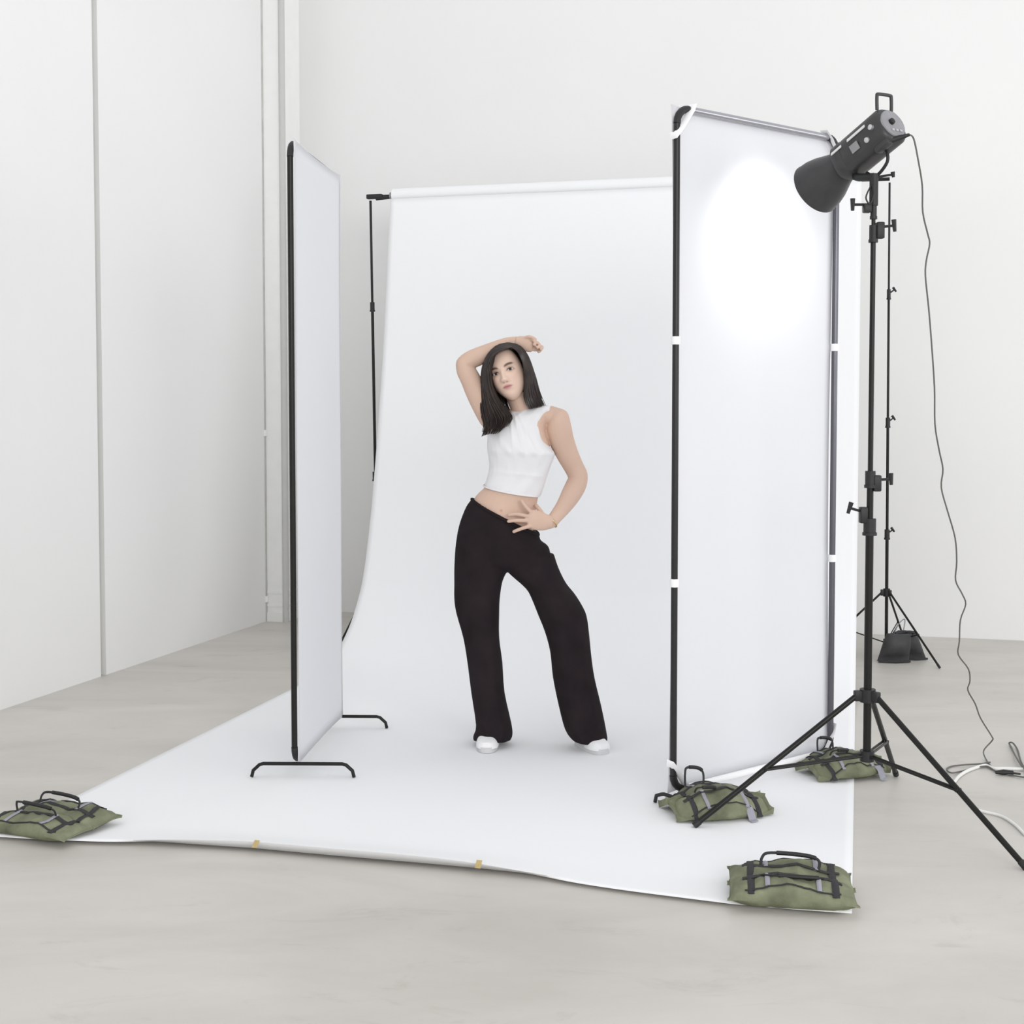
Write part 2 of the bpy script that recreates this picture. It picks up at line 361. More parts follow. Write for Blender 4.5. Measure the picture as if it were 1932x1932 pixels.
# ------------------------------------------------------------------ the two diffusion flags
def flag(N0, F0, H, side, label, zb, clips=False, feet=None, rr=0.0112):
    """N0 / F0: floor points under the near / far upright; side: unit vector towards the cloth side"""
    root = thing('diffusion_panel', N0, label, 'panel', 'white cloth panels on black frames')
    d = (F0 - N0).normalized(); L = (F0 - N0).length; Z = Vector((0, 0, 1)); side = Vector(side)
    def q(u, z): return N0 + d * u + Z * z
    cr = 0.055
    def corner(cu, cz, a0): return [q(cu + cr * math.cos(a0 + k * PI / 10), cz + cr * math.sin(a0 + k * PI / 10)) for k in range(6)]
    up = MB().tube([q(0, zb + cr), q(0, H - cr)], rr, 14).build('upright', M['pole'] if not clips else M['alu'], root)
    MB().tube([q(L, zb + cr), q(L, H - cr)], rr, 14).build('upright', M['litpole'] if clips else M['pole'], root)
    MB().tube([q(cr, H), q(L - cr, H)], rr, 14).build('top_bar', M['litbar'] if clips else M['pole'], root)
    MB().tube([q(cr, zb), q(L - cr, zb)], rr, 14).build('bottom_bar', M['elastic'] if clips else M['alu'], root)
    for (cu, cz, a0) in ((cr, H - cr, PI / 2), (L - cr, H - cr, 0), (cr, zb + cr, PI), (L - cr, zb + cr, 1.5 * PI)):
        MB().tube(corner(cu, cz, a0), rr * 1.12, 12).build('corner_elbow', M['plastic'], root)
    # cloth: full rectangle, edges bowing in a little between the corners, slight billow
    nu, nv = 24, 50; vs = []
    off = side * (rr + 0.004)
    for j in range(nv + 1):
        for i in range(nu + 1):
            a, b = i / nu, j / nv; bow = 0.020
            uu = -0.012 + (L + 0.024) * a; zz = zb - 0.012 + (H - zb + 0.024) * b
            e = math.sin(PI * b) ** 0.6
            uu += bow * e * (1 - 2 * a); zz += 0.012 * math.sin(PI * a) ** 0.6 * (1 - 2 * b)
            bill = 0.010 * math.sin(PI * a) * math.sin(PI * b) + 0.0015 * math.sin(9 * b + 4 * a)
            vs.append(q(uu, zz) + off + side * bill)
    cl = MB(); cl.add(vs, [(j * (nu + 1) + i, j * (nu + 1) + i + 1, (j + 1) * (nu + 1) + i + 1, (j + 1) * (nu + 1) + i) for j in range(nv) for i in range(nu)])
    o = cl.build('cloth', M['fabric'], root); so = o.modifiers.new('t', 'SOLIDIFY'); so.thickness = 0.0012
    # elastic bands over each corner
    for (su, sz, du, dz) in ((0, H, 1, -1), (L, H, -1, -1), (0, zb, 1, 1), (L, zb, -1, 1)) if clips else ():
        a = q(su - du * 0.016, sz + dz * 0.098); b = q(su + du * 0.072, sz - dz * 0.016)
        f1 = -side * (rr + 0.004)
        strip = MB().tube([a + off, a + f1 * 0.6, a.lerp(b, 0.2) + f1, a.lerp(b, 0.8) + f1, b + f1 * 0.6, b + off], 0.014, 8, flat=0.12, up=-side)
        strip.build('elastic_band', M['elastic'], root)
    if clips:
        for uu in (0, L):
            for zc_ in (0.79, 1.64):
                k = zc_ + (0.025 if uu and zc_ < 1 else 0)
                MB().tube([q(uu, k - 0.014), q(uu, k + 0.014)], rr * 1.35, 14).build('clip', M['elastic'], root)
    for (fa, fb) in feet:
        za = zb - 0.006; e1 = fa + Z * za; e2 = fb + Z * za; dd = (fb - fa).normalized()
        MB().tube([fa + Z * 0.006, fa + dd * 0.006 + Z * 0.03, e1 + dd * 0.03 - Z * 0.004, e1 + dd * 0.045, e2 - dd * 0.045, e2 - dd * 0.03 - Z * 0.004, fb - dd * 0.006 + Z * 0.03, fb + Z * 0.006], 0.0068, 10).build('foot', M['pole'] if not clips else M['plastic'], root)
    return root
NL = F(571, 1467); FL = F(640, 1375)
fdir = (FL - NL).normalized(); sideL = Vector((fdir.y, -fdir.x, 0))
flag(NL + Vector((-0.03, 0, 0)), FL + Vector((0.0, 0, 0)), 2.395, sideL, 'tall white diffusion panel left of the woman, seen nearly edge-on', 0.062,
     feet=((F(475, 1468), F(668, 1469)), (F(578, 1375), F(730, 1376))))
NR = F(1270, 1518); FR = F(1566, 1440)
rdir = (FR - NR).normalized(); sideR = Vector((-rdir.y, rdir.x, 0))
flag(NR, FR, 2.445, sideR, 'tall white diffusion panel at right, lit by the flash, with black-and-white edges', 0.05, clips=True,
     feet=((F(1236, 1516), F(1345, 1552)), (F(1580, 1430), F(1650, 1462))), rr=0.0118)

# ------------------------------------------------------------------ flash stand
base = Vector((0, 0, 0)); base = F(1634, 1549); BX, BY = base.x, base.y
def colz(py): return P(1630, py, BY).z
ang = [math.radians(a) for a in (187.5, 64.5, -53.5)]
st = stand('light_stand', base, Vector((BX, BY, colz(345))), colz(1312), 0.014, 0.0095, ang, 0.60, 'tall black tripod light stand carrying the studio flash in front of the right panel',
      ((colz(985), 0.0135), (colz(912) + 0.03, 0.0112), (colz(432), 0.0088), (colz(388), 0.0068), (colz(345), 0.0062)), lowz=0.205)
for py, d, sx in ((905, (1, 0, 0.05), 0.012), (965, (-1, 0, 0.3), 0.0), (428, (1, 0, 0.1), 0.01), (386, (-1, 0, 0), 0.0)):
    z = colz(py); c0 = Vector((BX + (0.01 if d[0] > 0 else -0.01), BY, z))
    MB().box(c0 + Vector((0.012 * d[0], 0, -0.012)), 0.026, 0.03, 0.055 if py > 420 else 0.03, bev=0.004).build('clamp_block', M['plastic'], st)
    knob(st, c0 + Vector((0.018 * d[0], 0, 0)), d, 0.042, 0.04, 0.0045)

# ------------------------------------------------------------------ studio flash
Rr = P(1684, 234, 4.40); Mo = P(1537, 358, 4.70); ax = (Mo - Rr).normalized(); Lt = (Mo - Rr).length
fl = thing('studio_flash', Vector((BX, BY, colz(345))), 'black studio flash head with bowl reflector on top of the tall stand', 'flash')
upv = (Vector((0, 0, 1)) - ax * ax.z).normalized(); sd = ax.cross(upv).normalized()     # sd: sideways
if sd.y > 0: sd = -sd                                      # sd towards the camera
Rf = Matrix((sd, upv, ax)).transposed()
Lb = Lt - 0.15; rb = 0.064
rings = []
for (t_, k) in ((0.0, 0.80), (0.004, 0.92), (0.015, 1.0), (Lb - 0.06, 1.0), (Lb - 0.05, 0.97), (Lb - 0.045, 1.02), (Lb - 0.01, 1.02), (Lb, 0.9)):
    ring = []
    for i in range(40):
        a = 2 * PI * i / 40; rr_ = rb * k * (1 + 0.06 * math.cos(4 * a + PI)) * (1 - 0.0 * math.sin(a))
        ring.append(Rr + ax * t_ + sd * (math.cos(a) * rr_) + upv * (math.sin(a) * rr_ * 1.05))
    rings.append(ring)
MB().loft(rings).build('housing', M['body'], fl)
rp = MB().lathe(Rr - ax * 0.006, Mo, ((0, 0.046), (0.002, 0.050), (0.008, 0.052)), 32).build('rear_panel', M['greyp'], fl)
kc = Rr - ax * 0.006 + sd * 0.012 + upv * 0.002
MB().lathe(kc, kc - ax, ((0, 0.011), (0.009, 0.010), (0.010, 0.008)), 20).build('dial', M['plastic'], rp)
b_ = MB()
for k_ in (-1, 0, 1): b_.box(Rr - ax * 0.008 - upv * 0.030 + sd * 0.018 * k_, 0.011, 0.008, 0.004, Rf)
b_.build('button', M['silver'], rp)
# carrying handle
h1 = Rr + upv * 0.062 - sd * 0.034 + ax * 0.012; h2 = Rr + upv * 0.060 + sd * 0.034 + ax * 0.012
hu = (upv * 0.8 - ax * 0.35).normalized() * 0.052
MB().tube(spline([h1, h1 + hu * 0.85, h1 + hu + (h2 - h1) * 0.12, h2 + hu - (h2 - h1) * 0.12, h2 + hu * 0.85, h2], 5), 0.0058, 10).build('carry_handle', M['body'], fl)
# reflector bowl
n0 = Rr + ax * (Lb - 0.005)
prof_ = ((0, 0.055), (0.012, 0.058), (0.03, 0.062), (0.055, 0.072), (0.085, 0.084), (0.115, 0.092), (0.145, 0.095), (0.150, 0.0965), (0.153, 0.0935), (0.140, 0.089), (0.10, 0.083), (0.06, 0.068), (0.03, 0.045), (0.025, 0.01))
MB().lathe(n0, Mo, prof_, 40).build('reflector', M['body'], fl)
MB().lathe(n0, Mo, ((0.03, 0.02), (0.065, 0.02), (0.075, 0.012)), 24).build('flash_tube', M['glow'], fl)
# printed marks, ribs and label on the side that faces the camera
def on_side(t_, a, lift=0.0): return Rr + ax * t_ + (sd * math.cos(a) + upv * math.sin(a)) * (rb * 1.035 + lift)
def sidebar(t0, t1, a, w, name, m, lift=0.0):
    dirn = (sd * math.cos(a) + upv * math.sin(a)); tang = (upv * math.cos(a) - sd * math.sin(a)); b = MB(); mid = on_side((t0 + t1) / 2, a, lift)
    b.box(mid, w, 0.003, t1 - t0, Matrix((tang, dirn, ax)).transposed()); return b.build(name, M[m], fl, smooth=False)
sidebar(0.06, 0.145, 0.42, 0.011, 'printed_mark', 'mark'); sidebar(0.175, 0.225, 0.42, 0.010, 'printed_mark', 'mark')
sidebar(0.105, 0.14, -0.22, 0.028, 'spec_label', 'greyp')
for t_, a in ((0.035, 0.05), (0.068, -0.35)):
    c0 = on_side(t_, a, -0.006); dirn = (sd * math.cos(a) + upv * math.sin(a)); MB().lathe(c0, c0 + dirn, ((0, 0.009), (0.010, 0.009), (0.011, 0.006)), 18).build('round_button', M['silver'], fl)
for a in (1.0, 1.35, 1.7): sidebar(0.03, 0.23, a, 0.004, 'rib', 'plastic')
# yoke / tilting bracket below
yb = Vector((BX, BY, colz(345))); yt = Rr + ax * 0.17 - upv * 0.07
MB().tube(spline([yt + ax * 0.03 + sd * 0.01, yt + ax * 0.01 - upv * 0.02 + sd * 0.02, yb + Vector((0, 0, 0.02))], 5), 0.013, 12).build('tilt_bracket', M['plastic'], fl)
MB().tube([yb + Vector((0, 0, -0.075)), yb + Vector((0, 0, 0.03))], 0.0145, 16).build('spigot_socket', M['plastic'], fl)
MB().tube(spline([yt - ax * 0.01 - upv * 0.012, yt - ax * 0.04 - upv * 0.045, yt - ax * 0.10 - upv * 0.03, yt - ax * 0.115 + upv * 0.010], 6), 0.0055, 10).build('grip_handle', M['plastic'], fl)
knob(fl, yb + Vector((0.014, 0, 0.02)), (1, 0, 0.15), 0.05, 0.018, 0.004)
MB().tube(spline([yb + Vector((-0.012, -0.01, -0.01)), yb + Vector((-0.03, -0.015, -0.05)), yb + Vector((-0.016, -0.015, -0.072)), yb + Vector((-0.004, -0.015, -0.04)), yb + Vector((-0.008, -0.012, -0.012))], 5), 0.0028, 8).build('safety_ring', M['plastic'], fl)
pl = Rr + ax * 0.03 - upv * 0.055 + sd * 0.03
pe = P(1716, 254, pl.y - 0.02)
MB().tube([pl, pl.lerp(pe, 0.6), pe], [0.013, 0.009, 0.005], 12).build('plug', M['plastic'], fl)
MB().box(pl + ax * 0.01, 0.03, 0.035, 0.06, Rf, bev=0.006).build('socket_block', M['body'], fl)
# light leaving the reflector
sp = bpy.data.lights.new('flash_light', 'SPOT'); sp.energy = 8.0; sp.spot_size = math.radians(100); sp.spot_blend = 1.0; sp.shadow_soft_size = 0.035; sp.color = (0.97, 0.98, 1)
so = bpy.data.objects.new('flash_light', sp); COL.objects.link(so); so.location = n0 + ax * 0.10; so.rotation_euler = ax.to_track_quat('-Z', 'Y').to_euler()

# ------------------------------------------------------------------ cords
cpts = [(1716, 254, pe.y), (1724, 262, 4.40), (1732, 300, 4.41), (1740, 350, 4.43), (1741, 400, 4.46), (1750, 440, 4.48), (1754, 460, 4.49), (1748, 490, 4.5), (1746, 520, 4.51), (1752, 580, 4.54), (1757, 640, 4.57), (1763, 730, 4.62), (1764, 800, 4.65), (1772, 850, 4.68), (1779, 885, 4.70), (1776, 920, 4.72), (1788, 965, 4.74), (1802, 1015, 4.77), (1805, 1060, 4.8), (1803, 1095, 4.83), (1815, 1120, 4.85), (1822, 1140, 4.87), (1812, 1170, 4.89), (1810, 1210, 4.91), (1808, 1235, 4.93), (1827, 1262, 4.96), (1830, 1285, 4.98), (1826, 1302, 5.0), (1840, 1328, 5.03), (1850, 1355, 5.06)]
pts = [P(*c_) for c_ in cpts]
pts += [F(1871, 1389, 0.10), F(1872, 1397, 0.07), F(1856, 1416, 0.03), F(1860, 1432, 0.006), F(1870, 1446, 0.004)]
o = MB().tube(spline(pts, 4), 0.0028, 6).build('power_cord', M['cord']); tag(o, 'thin black cord hanging from the flash down to the floor', 'cord')
def fcord(name, m, pp, r_, label, z=None):
    q = [F(a, b, r_ + 0.001 + (z or 0) * (k % 3)) for k, (a, b) in enumerate(pp)]
    o = MB().tube(spline(q, 6), r_, 8).build(name, M[m]); return tag(o, label, 'cord')
fcord('tangled_cord', 'cord', ((1868, 1438), (1850, 1441), (1820, 1443), (1795, 1446), (1786, 1452), (1795, 1458), (1815, 1455), (1838, 1449), (1862, 1446), (1880, 1456), (1900, 1461), (1935, 1467)), 0.0032,
      'looped dark cord lying tangled on the floor by the right edge', 0.002)
fcord('cord_loop', 'cord', ((1960, 1475), (1932, 1450), (1918, 1430), (1908, 1410), (1904, 1402), (1911, 1402), (1920, 1415), (1926, 1436), (1935, 1452)), 0.0035, 'upright dark cord loop at the right edge of the floor', 0.006)
fcord('white_cord', 'wcord', ((1799, 1478), (1808, 1466), (1822, 1456), (1842, 1448), (1860, 1444), (1876, 1450), (1900, 1450), (1940, 1452)), 0.0062, 'short thick white cord joined to the tangle of dark cords')
fcord('extension_cord', 'wcord', ((1838, 1527), (1860, 1532), (1890, 1540), (1915, 1556), (1935, 1576)), 0.005, 'pale cord curving across the floor beneath the right stand leg')
q = F(1893, 1457, 0.012)
r = thing('cord_plug', F(1893, 1457), 'small black plug lying among the tangled cords', 'plug')
MB().tube([q - Vector((0.03, 0, 0)), q, q + Vector((0.035, -0.01, 0))], [0.006, 0.011, 0.009], 10).build('plug_body', M['plastic'], r)
MB().tube([q + Vector((0.033, -0.01, 0)), q + Vector((0.06, -0.015, -0.003))], 0.004, 8).build('strain_relief', M['plastic'], r)

# ------------------------------------------------------------------ sandbags
def pillow(mb, L, Wd, H, T, nu=40, nv=20, ear=0.0, seed=0, taper=0.0, bend=0.0):
    """a filled canvas pouch: pinched at its ends and seams"""
    rings = []
    for i in range(nu + 1):
        u = -1 + 2 * i / nu; e = max(0.0, 1 - abs(u) ** 4) ** 0.5; e = 0.10 + 0.90 * e
        ring = []
        for k in range(nv):
            a = 2 * PI * k / nv; cx, sx = math.cos(a), math.sin(a)
            wv = Wd / 2 * (abs(cx) ** 0.75) * (1 if cx >= 0 else -1) * (0.86 + 0.14 * e + ear * abs(u) ** 8) * (1 - taper * abs(u) ** 2.2)
            hz = H / 2 * (abs(sx) ** 0.9) * (1 if sx >= 0 else -1) * e * (1 - 0.45 * taper * abs(u)) - bend * abs(u) ** 1.5 * (1 if sx > 0 else 0.2)
            p = Vector((u * L / 2 * (1 + ear * 0.3 * abs(cx) ** 3 * abs(u) ** 6), wv, hz))
            nn = noise.noise(Vector((p.x * 13 + seed, p.y * 14, p.z * 9))) * 0.016 + noise.noise(Vector((p.x * 34, p.y * 34 + seed, 0))) * 0.007 - 0.008 * math.exp(-((abs(u) - 0.62) / 0.06) ** 2) * 0.6
            p.z += nn * (e if sx >= 0 else 0.3)
            if sx < -0.2: p.z = max(p.z, -H / 2 * 0.8)
            ring.append(T @ p)
        rings.append(ring)
    mb.loft(rings); return mb
def strap_over(fn, xs, ys, w, th, name, m, root):
    """flat webbing following height function fn(x,y) along a path"""
    pts = [Vector((x_, y_, fn(x_, y_) + th)) for x_, y_ in zip(xs, ys)]
    return MB().tube(pts, w / 2, 8, flat=th / w * 2, up=(0, 0, 1)).build(name, m, root)
def sandbag(label, loc, rot, L=0.35, Wd=0.15, H=0.075, drape=0.0, gap=0.066, tabs=(), hup=(0.05, 0.03), ctr='greenlt', seed=0, lift=0.0, can='green', taper=0.0, bend=0.0, hs=1.0, hx=0.0):
    root = bpy.data.objects.new('sandbag', None); COL.objects.link(root); ORG[root.name] = Vector((0, 0, 0)); root.empty_display_size = 0.05
    tag(root, label, 'sandbag', 'green sandbags' if can == 'green' else None)
    for sgn in (1, -1):
        T = Matrix.Translation(Vector((0, sgn * gap, H / 2 + lift))) @ Matrix.Rotation(-sgn * drape, 4, 'X')
        T = Matrix.Translation(Vector((0, 0, 0))) @ T
        mb = MB(); pillow(mb, L, Wd, H, T, ear=0.16, seed=seed + sgn * 3, taper=taper, bend=bend)
        mn = min(v.z for v in mb.v)
        mb.v = [Vector((v.x, v.y, v.z - mn + 0.001 + lift)) for v in mb.v]
        pc_ = mb.build('pouch', M[can], root)
        from mathutils.bvhtree import BVHTree
        bv = BVHTree.FromPolygons(mb.v, mb.f)
        def top(x_, y_, bv=bv):
            h_ = bv.ray_cast(Vector((x_, y_, 0.5)), Vector((0, 0, -1)))[0]
            return (h_.z if h_ else 0.004) + 0.0003
        # seam piping along the outer edge
        ys = sgn * (gap + Wd / 2 * 0.72 * (1 - 0.35 * taper))
        xs = [(-0.38 + 0.76 * k / 16) * L for k in range(17)]
        strap_over(top, [x_ for x_ in xs], [ys * (1 - 0.0 * k) for k in range(17)], 0.008, 0.002, 'piping', M['webbing'], pc_)
        # two cross bands near the ends
        for xx in (-0.33 * L, 0.34 * L):
            yy = [sgn * (gap + Wd * (1 - 0.35 * taper) * (-0.46 + 0.90 * k / 8)) for k in range(9)]
            strap_over(top, [xx] * 9, yy, 0.020, 0.002, 'cross_band', M['webbing'], pc_)
        if can == 'green':
            for xx in (-0.20 * L, 0.21 * L):
                yy = [sgn * (gap + Wd * (-0.15 + 0.5 * k / 5)) for k in range(6)]
                strap_over(top, [xx] * 6, yy, 0.014, 0.003, 'patch', M['greytab'], pc_)
        # lengthwise webbing from which the handle rises
        yh = sgn * gap * 0.75
        xs2 = [(-0.40 + 0.80 * k / 14) * L for k in range(15)]
        strap_over(top, xs2, [yh] * 15, 0.018, 0.0022, 'webbing', M['webbing'], root)
        ht = hup[0] if sgn > 0 else hup[1]
        z0 = top(0.08 * hs + hx, yh); 
        lean = 0.012 if sgn > 0 else -0.020
        hp = spline([(hx + q0 * hs, yh + q1 * lean, z0 + q2 * ht - (0.002 if q2 == 0 else 0)) for q0, q1, q2 in ((-0.085, 0, 0), (-0.080, 0.5, 0.7), (-0.055, 1, 1), (0.045, 1, 0.92), (0.082, 0.6, 0.62), (0.078, 0, 0))], 5)
        hnd = MB().tube(hp, 0.0042, 8, flat=0.6, up=(0, 1, 0)).build('handle', M['webbing'], root)
        MB().tube(hp[11:19], 0.0065, 10).build('grip', M['plastic'], hnd)
    for (tx, ty, ln_) in tabs:
        MB().tube([(tx, ty, 0.045), (tx, ty - 0.02, 0.035), (tx + 0.004, ty - 0.03 - ln_ * 0.3, 0.006), (tx + 0.006, ty - 0.03 - ln_, 0.004)], 0.014, 8, flat=0.14, up=(0, 0.5, 1)).build('tab', M['greytab'], root)
    root.location = loc; root.rotation_euler = (0, 0, rot); return root
sandbag('olive green sandbag holding down the front left corner of the paper', F(92, 1566) + Vector((0, 0.0, 0.004)), math.radians(-24), L=0.37, H=0.062, Wd=0.155, hup=(0.04, 0.04), lift=0.008, seed=1, taper=0.12, bend=0.012)
sandbag('olive green sandbag on the front right corner of the paper', F(1492, 1697) + Vector((0, 0, 0.004)), math.radians(-9), L=0.345, Wd=0.135, gap=0.060, H=0.078, hup=(0.042, 0.010), lift=0.008, seed=2, bend=0.010)
sandbag('olive green sandbag over the near foot of the right diffusion panel', F(1350, 1533) + Vector((0, 0, 0.004)), math.radians(14), L=0.34, drape=0.38, gap=0.060, hup=(0.06, 0.02), tabs=((0.075, -0.10, 0.02),), seed=3, can='green', taper=0.48, bend=0.035, hs=0.42, hx=-0.06)
sandbag('olive green sandbag under the light stand, over the far foot of the right panel', F(1590, 1460) + Vector((0, 0, 0.004)), math.radians(20), L=0.31, drape=0.38, gap=0.056, Wd=0.135, hup=(0.045, 0.02), tabs=((0.085, -0.10, 0.01),), seed=4, taper=0.48, bend=0.035, hs=0.42, hx=-0.05)
# black saddle sandbag slung over the legs of the far stand
bb = F(1697, 1247)
root = thing('sandbag', bb, 'black saddle sandbag slung over the legs of the stand behind', 'sandbag')
for sgn in (-1, 1):
    cx = bb + Vector((-0.045 if sgn < 0 else 0.095, -0.03 if sgn < 0 else 0.05, 0)); rings = []
    wx = 0.088 if sgn < 0 else 0.068
    for k in range(11):
        t_ = k / 10; z = 0.006 + 0.15 * t_; bulge = 0.045 * math.sin(PI * min(1, (1 - t_) * 1.1 + 0.08)) ** 0.7 + 0.004
        ring = []
        for i in range(20):
            a = 2 * PI * i / 20
            ring.append(cx + Vector(((abs(math.cos(a)) ** 0.6) * (1 if math.cos(a) > 0 else -1) * wx * (1 - 0.22 * t_) + 0.035 * t_ * (1 if sgn < 0 else -1.2), math.sin(a) * bulge + 0.01 * t_, z + 0.004 * noise.noise(Vector((i * 0.8, k * 0.7, sgn))))))
        rings.append(ring)
    p_ = MB().loft(rings).build('pouch', M['blackbag'], root)
    MB().tube([cx + Vector((-wx, -0.025, 0.008)), cx + Vector((0, -0.045, 0.008)), cx + Vector((wx, -0.025, 0.008))], 0.006, 8).build('hem_band', M['webbing'], p_)
MB().tube([bb + Vector((-0.03, 0.0, 0.155)), bb + Vector((0.03, 0.01, 0.163)), bb + Vector((0.09, 0.02, 0.155))], 0.022, 10, flat=0.3, up=(0, 0, 1)).build('bridge_strap', M['webbing'], root)
hp = spline([bb + Vector((-0.03, 0, 0.155)), bb + Vector((0.0, 0.01, 0.21)), bb + Vector((0.03, 0.01, 0.23)), bb + Vector((0.02, 0, 0.17))], 5)
MB().tube(hp, 0.003, 8).build('handle', M['greytab'], root)

# ------------------------------------------------------------------ the woman
YB = 5.46
def ring(L, R, Y, hd, n=32, e=2.0, tilt=0.0, fold=0.0, ph=0.0, YR=None, fwd=0.0):
    a = P(L[0], L[1], Y); b = P(R[0], R[1], Y if YR is None else YR); c = (a + b) / 2; h = (b - a) / 2
    d = Vector((0, hd, tilt)); d = d - h.normalized() * d.dot(h.normalized()) * 0.0; out = []
    for k in range(n):
        t = 2 * PI * k / n; co, si = math.cos(t), math.sin(t)
        f = 1 + fold * math.sin(6 * t + ph) * abs(si)
        out.append(c + h * (abs(co) ** (2 / e) * (1 if co >= 0 else -1)) + d * (abs(si) ** (2 / e) * (1 if si >= 0 else -1)) * f + Vector((0, -fwd * max(0, -si), 0)))
    return out
def refine(rings, n=3):
    out = []
    m = len(rings)
    for i in range(m - 1):
        for k in range(n):
            t = k / n; r_ = []
            for j in range(len(rings[0])):
                p0 = rings[max(i - 1, 0)][j]; p1 = rings[i][j]; p2 = rings[i + 1][j]; p3 = rings[min(i + 2, m - 1)][j]
                r_.append(0.5 * ((2 * p1) + (p2 - p0) * t + (2 * p0 - 5 * p1 + 4 * p2 - p3) * t * t + (3 * p1 - p0 - 3 * p2 + p3) * t ** 3))
            out.append(r_)
    out.append(rings[-1]); return out
def limb(pts, e=2.0, n=24):
    """pts: (px, py, Y, width_px, depth ratio)"""
    c = [P(a, b, Y) for a, b, Y, w, dr in pts]; rings = []
    for i, (a, b, Y, w, dr) in enumerate(pts):
        t = c[min(i + 1, len(c) - 1)] - c[max(i - 1, 0)]; t.normalize()
        s_ = t.cross(Vector((0, 1, 0))).normalized(); d_ = s_.cross(t).normalized(); r_ = w / 2 * px_m(Y)
        rings.append([c[i] + s_ * (math.cos(2 * PI * k / n) * r_) + d_ * (math.sin(2 * PI * k / n) * r_ * dr) for k in range(n)])
    return refine(rings, 3)
def remesh(mb, name, m, root, vox, smooth_it=3):
    o = mb.build(name + '_raw', m); md = o.modifiers.new('r', 'REMESH'); md.mode = 'VOXEL'; md.voxel_size = vox; md.use_smooth_shade = True
    if smooth_it: ms = o.modifiers.new('s', 'SMOOTH'); ms.iterations = smooth_it; ms.factor = 0.5
    dg = bpy.context.evaluated_depsgraph_get(); me = bpy.data.meshes.new_from_object(o.evaluated_get(dg))
    bpy.data.objects.remove(o)
    org = ORG[root.name]; me.transform(Matrix.Translation(-org)); me.name = name
    me.polygons.foreach_set('use_smooth', [True] * len(me.polygons))
    me.materials.clear(); me.materials.append(m)
    q = bpy.data.objects.new(name, me); COL.objects.link(q); q.parent = root; ORG[q.name] = org; return q

body = MB()
# torso (skin), pelvis and legs inside the clothes
tors = [ring((975, 768), (1016, 772), YB, 0.045), ring((945, 781), (1040, 778), YB, 0.060), ring((934, 795), (1036, 790), YB, 0.070), ring((930, 815), (1030, 812), YB, 0.080), ring((926, 845), (1038, 845), YB, 0.090),
        ring((928, 875), (1034, 878), YB, 0.084), ring((925, 900), (1024, 905), YB, 0.078), ring((916, 918), (1017, 932), YB, 0.078), ring((903, 930), (1013, 950), YB, 0.082), ring((893, 944), (1011, 968), YB, 0.088),
        ring((884, 975), (1006, 995), YB, 0.090), ring((876, 1010), (1010, 1022), YB, 0.092), ring((872, 1045), (1030, 1045), YB, 0.08), ring((890, 1058), (1020, 1058), YB, 0.06)]
body.loft(refine(tors, 2))
body.loft(limb([(900, 1040, YB, 66, 1), (902, 1120, YB - 0.02, 54, 1), (908, 1200, YB - 0.03, 44, 1), (915, 1280, YB + 0.0, 42, 1), (924, 1350, YB + 0.02, 30, 1), (926, 1388, YB + 0.02, 26, 1)]))
body.loft(limb([(1000, 1050, YB, 60, 1), (1036, 1110, YB - 0.03, 50, 1), (1070, 1190, YB - 0.05, 42, 1), (1086, 1270, YB - 0.05, 42, 1), (1100, 1350, YB - 0.06, 30, 1), (1104, 1390, YB - 0.06, 26, 1)]))
# neck
body.loft(limb([(999, 800, YB + 0.01, 74, 0.8), (992, 785, YB, 58, 0.85), (986, 772, YB - 0.01, 46, 0.95), (979, 755, YB - 0.015, 42, 1.0), (968, 730, YB - 0.01, 44, 1.1)]))
# collar / trapezius to her left shoulder (right in the picture)
body.loft(limb([(990, 785, YB + 0.02, 34, 1.2), (1015, 782, YB + 0.02, 34, 1.3), (1040, 785, YB + 0.01, 38, 1.2), (1055, 790, YB, 36, 1.1)]))
# her left arm: hand on hip
body.loft(limb([(1040, 782, YB, 30, 1.1), (1050, 786, YB, 43, 1.1), (1053, 806, YB + 0.005, 50, 1.0), (1060, 832, YB + 0.02, 47, 1.0), (1071, 858, YB + 0.035, 42, 1.0), (1082, 880, YB + 0.05, 38, 1.0), (1090, 897, YB + 0.05, 38, 1.0),
                 (1088, 912, YB + 0.04, 39, 1.0), (1078, 932, YB + 0.01, 38, 0.95), (1064, 955, YB - 0.03, 31, 0.9), (1050, 973, YB - 0.055, 26, 0.8), (1041, 984, YB - 0.07, 24, 0.75), (1034, 986, YB - 0.08, 26, 0.6)]))
# palm and fingers of that hand
hY = YB - 0.10
body.loft(limb([(1040, 985, hY + 0.02, 24, 0.7), (1028, 985, hY + 0.008, 32, 0.55), (1014, 982, hY - 0.002, 38, 0.45), (1002, 979, hY - 0.008, 36, 0.42), (996, 978, hY - 0.01, 30, 0.4)]))
def finger(pts, r0, r1, n=12):
    c = spline([P(*p) for p in pts], 4); m = len(c)
    body.tube(c, [(r0 + (r1 - r0) * k / (m - 1)) * (1.0 if k < m - 1 else 0.7) for k in range(m)], n)
for pts in (((1014, 974, hY), (1002, 966, hY - 0.014), (992, 956, hY - 0.016), (983, 943, hY - 0.006)),
            ((1008, 977, hY - 0.004), (992, 973, hY - 0.02), (974, 970, hY - 0.022), (958, 972, hY - 0.012)),
            ((1006, 983, hY - 0.004), (990, 982, hY - 0.022), (972, 982, hY - 0.025), (957, 984, hY - 0.015)),
            ((1012, 991, hY), (998, 993, hY - 0.018), (982, 998, hY - 0.022), (967, 1004, hY - 0.014))):
    finger(pts, 0.0088, 0.0068)
finger(((1026, 974, hY + 0.02), (1018, 962, hY + 0.035), (1010, 952, hY + 0.06)), 0.0105, 0.0085)       # thumb behind the waist
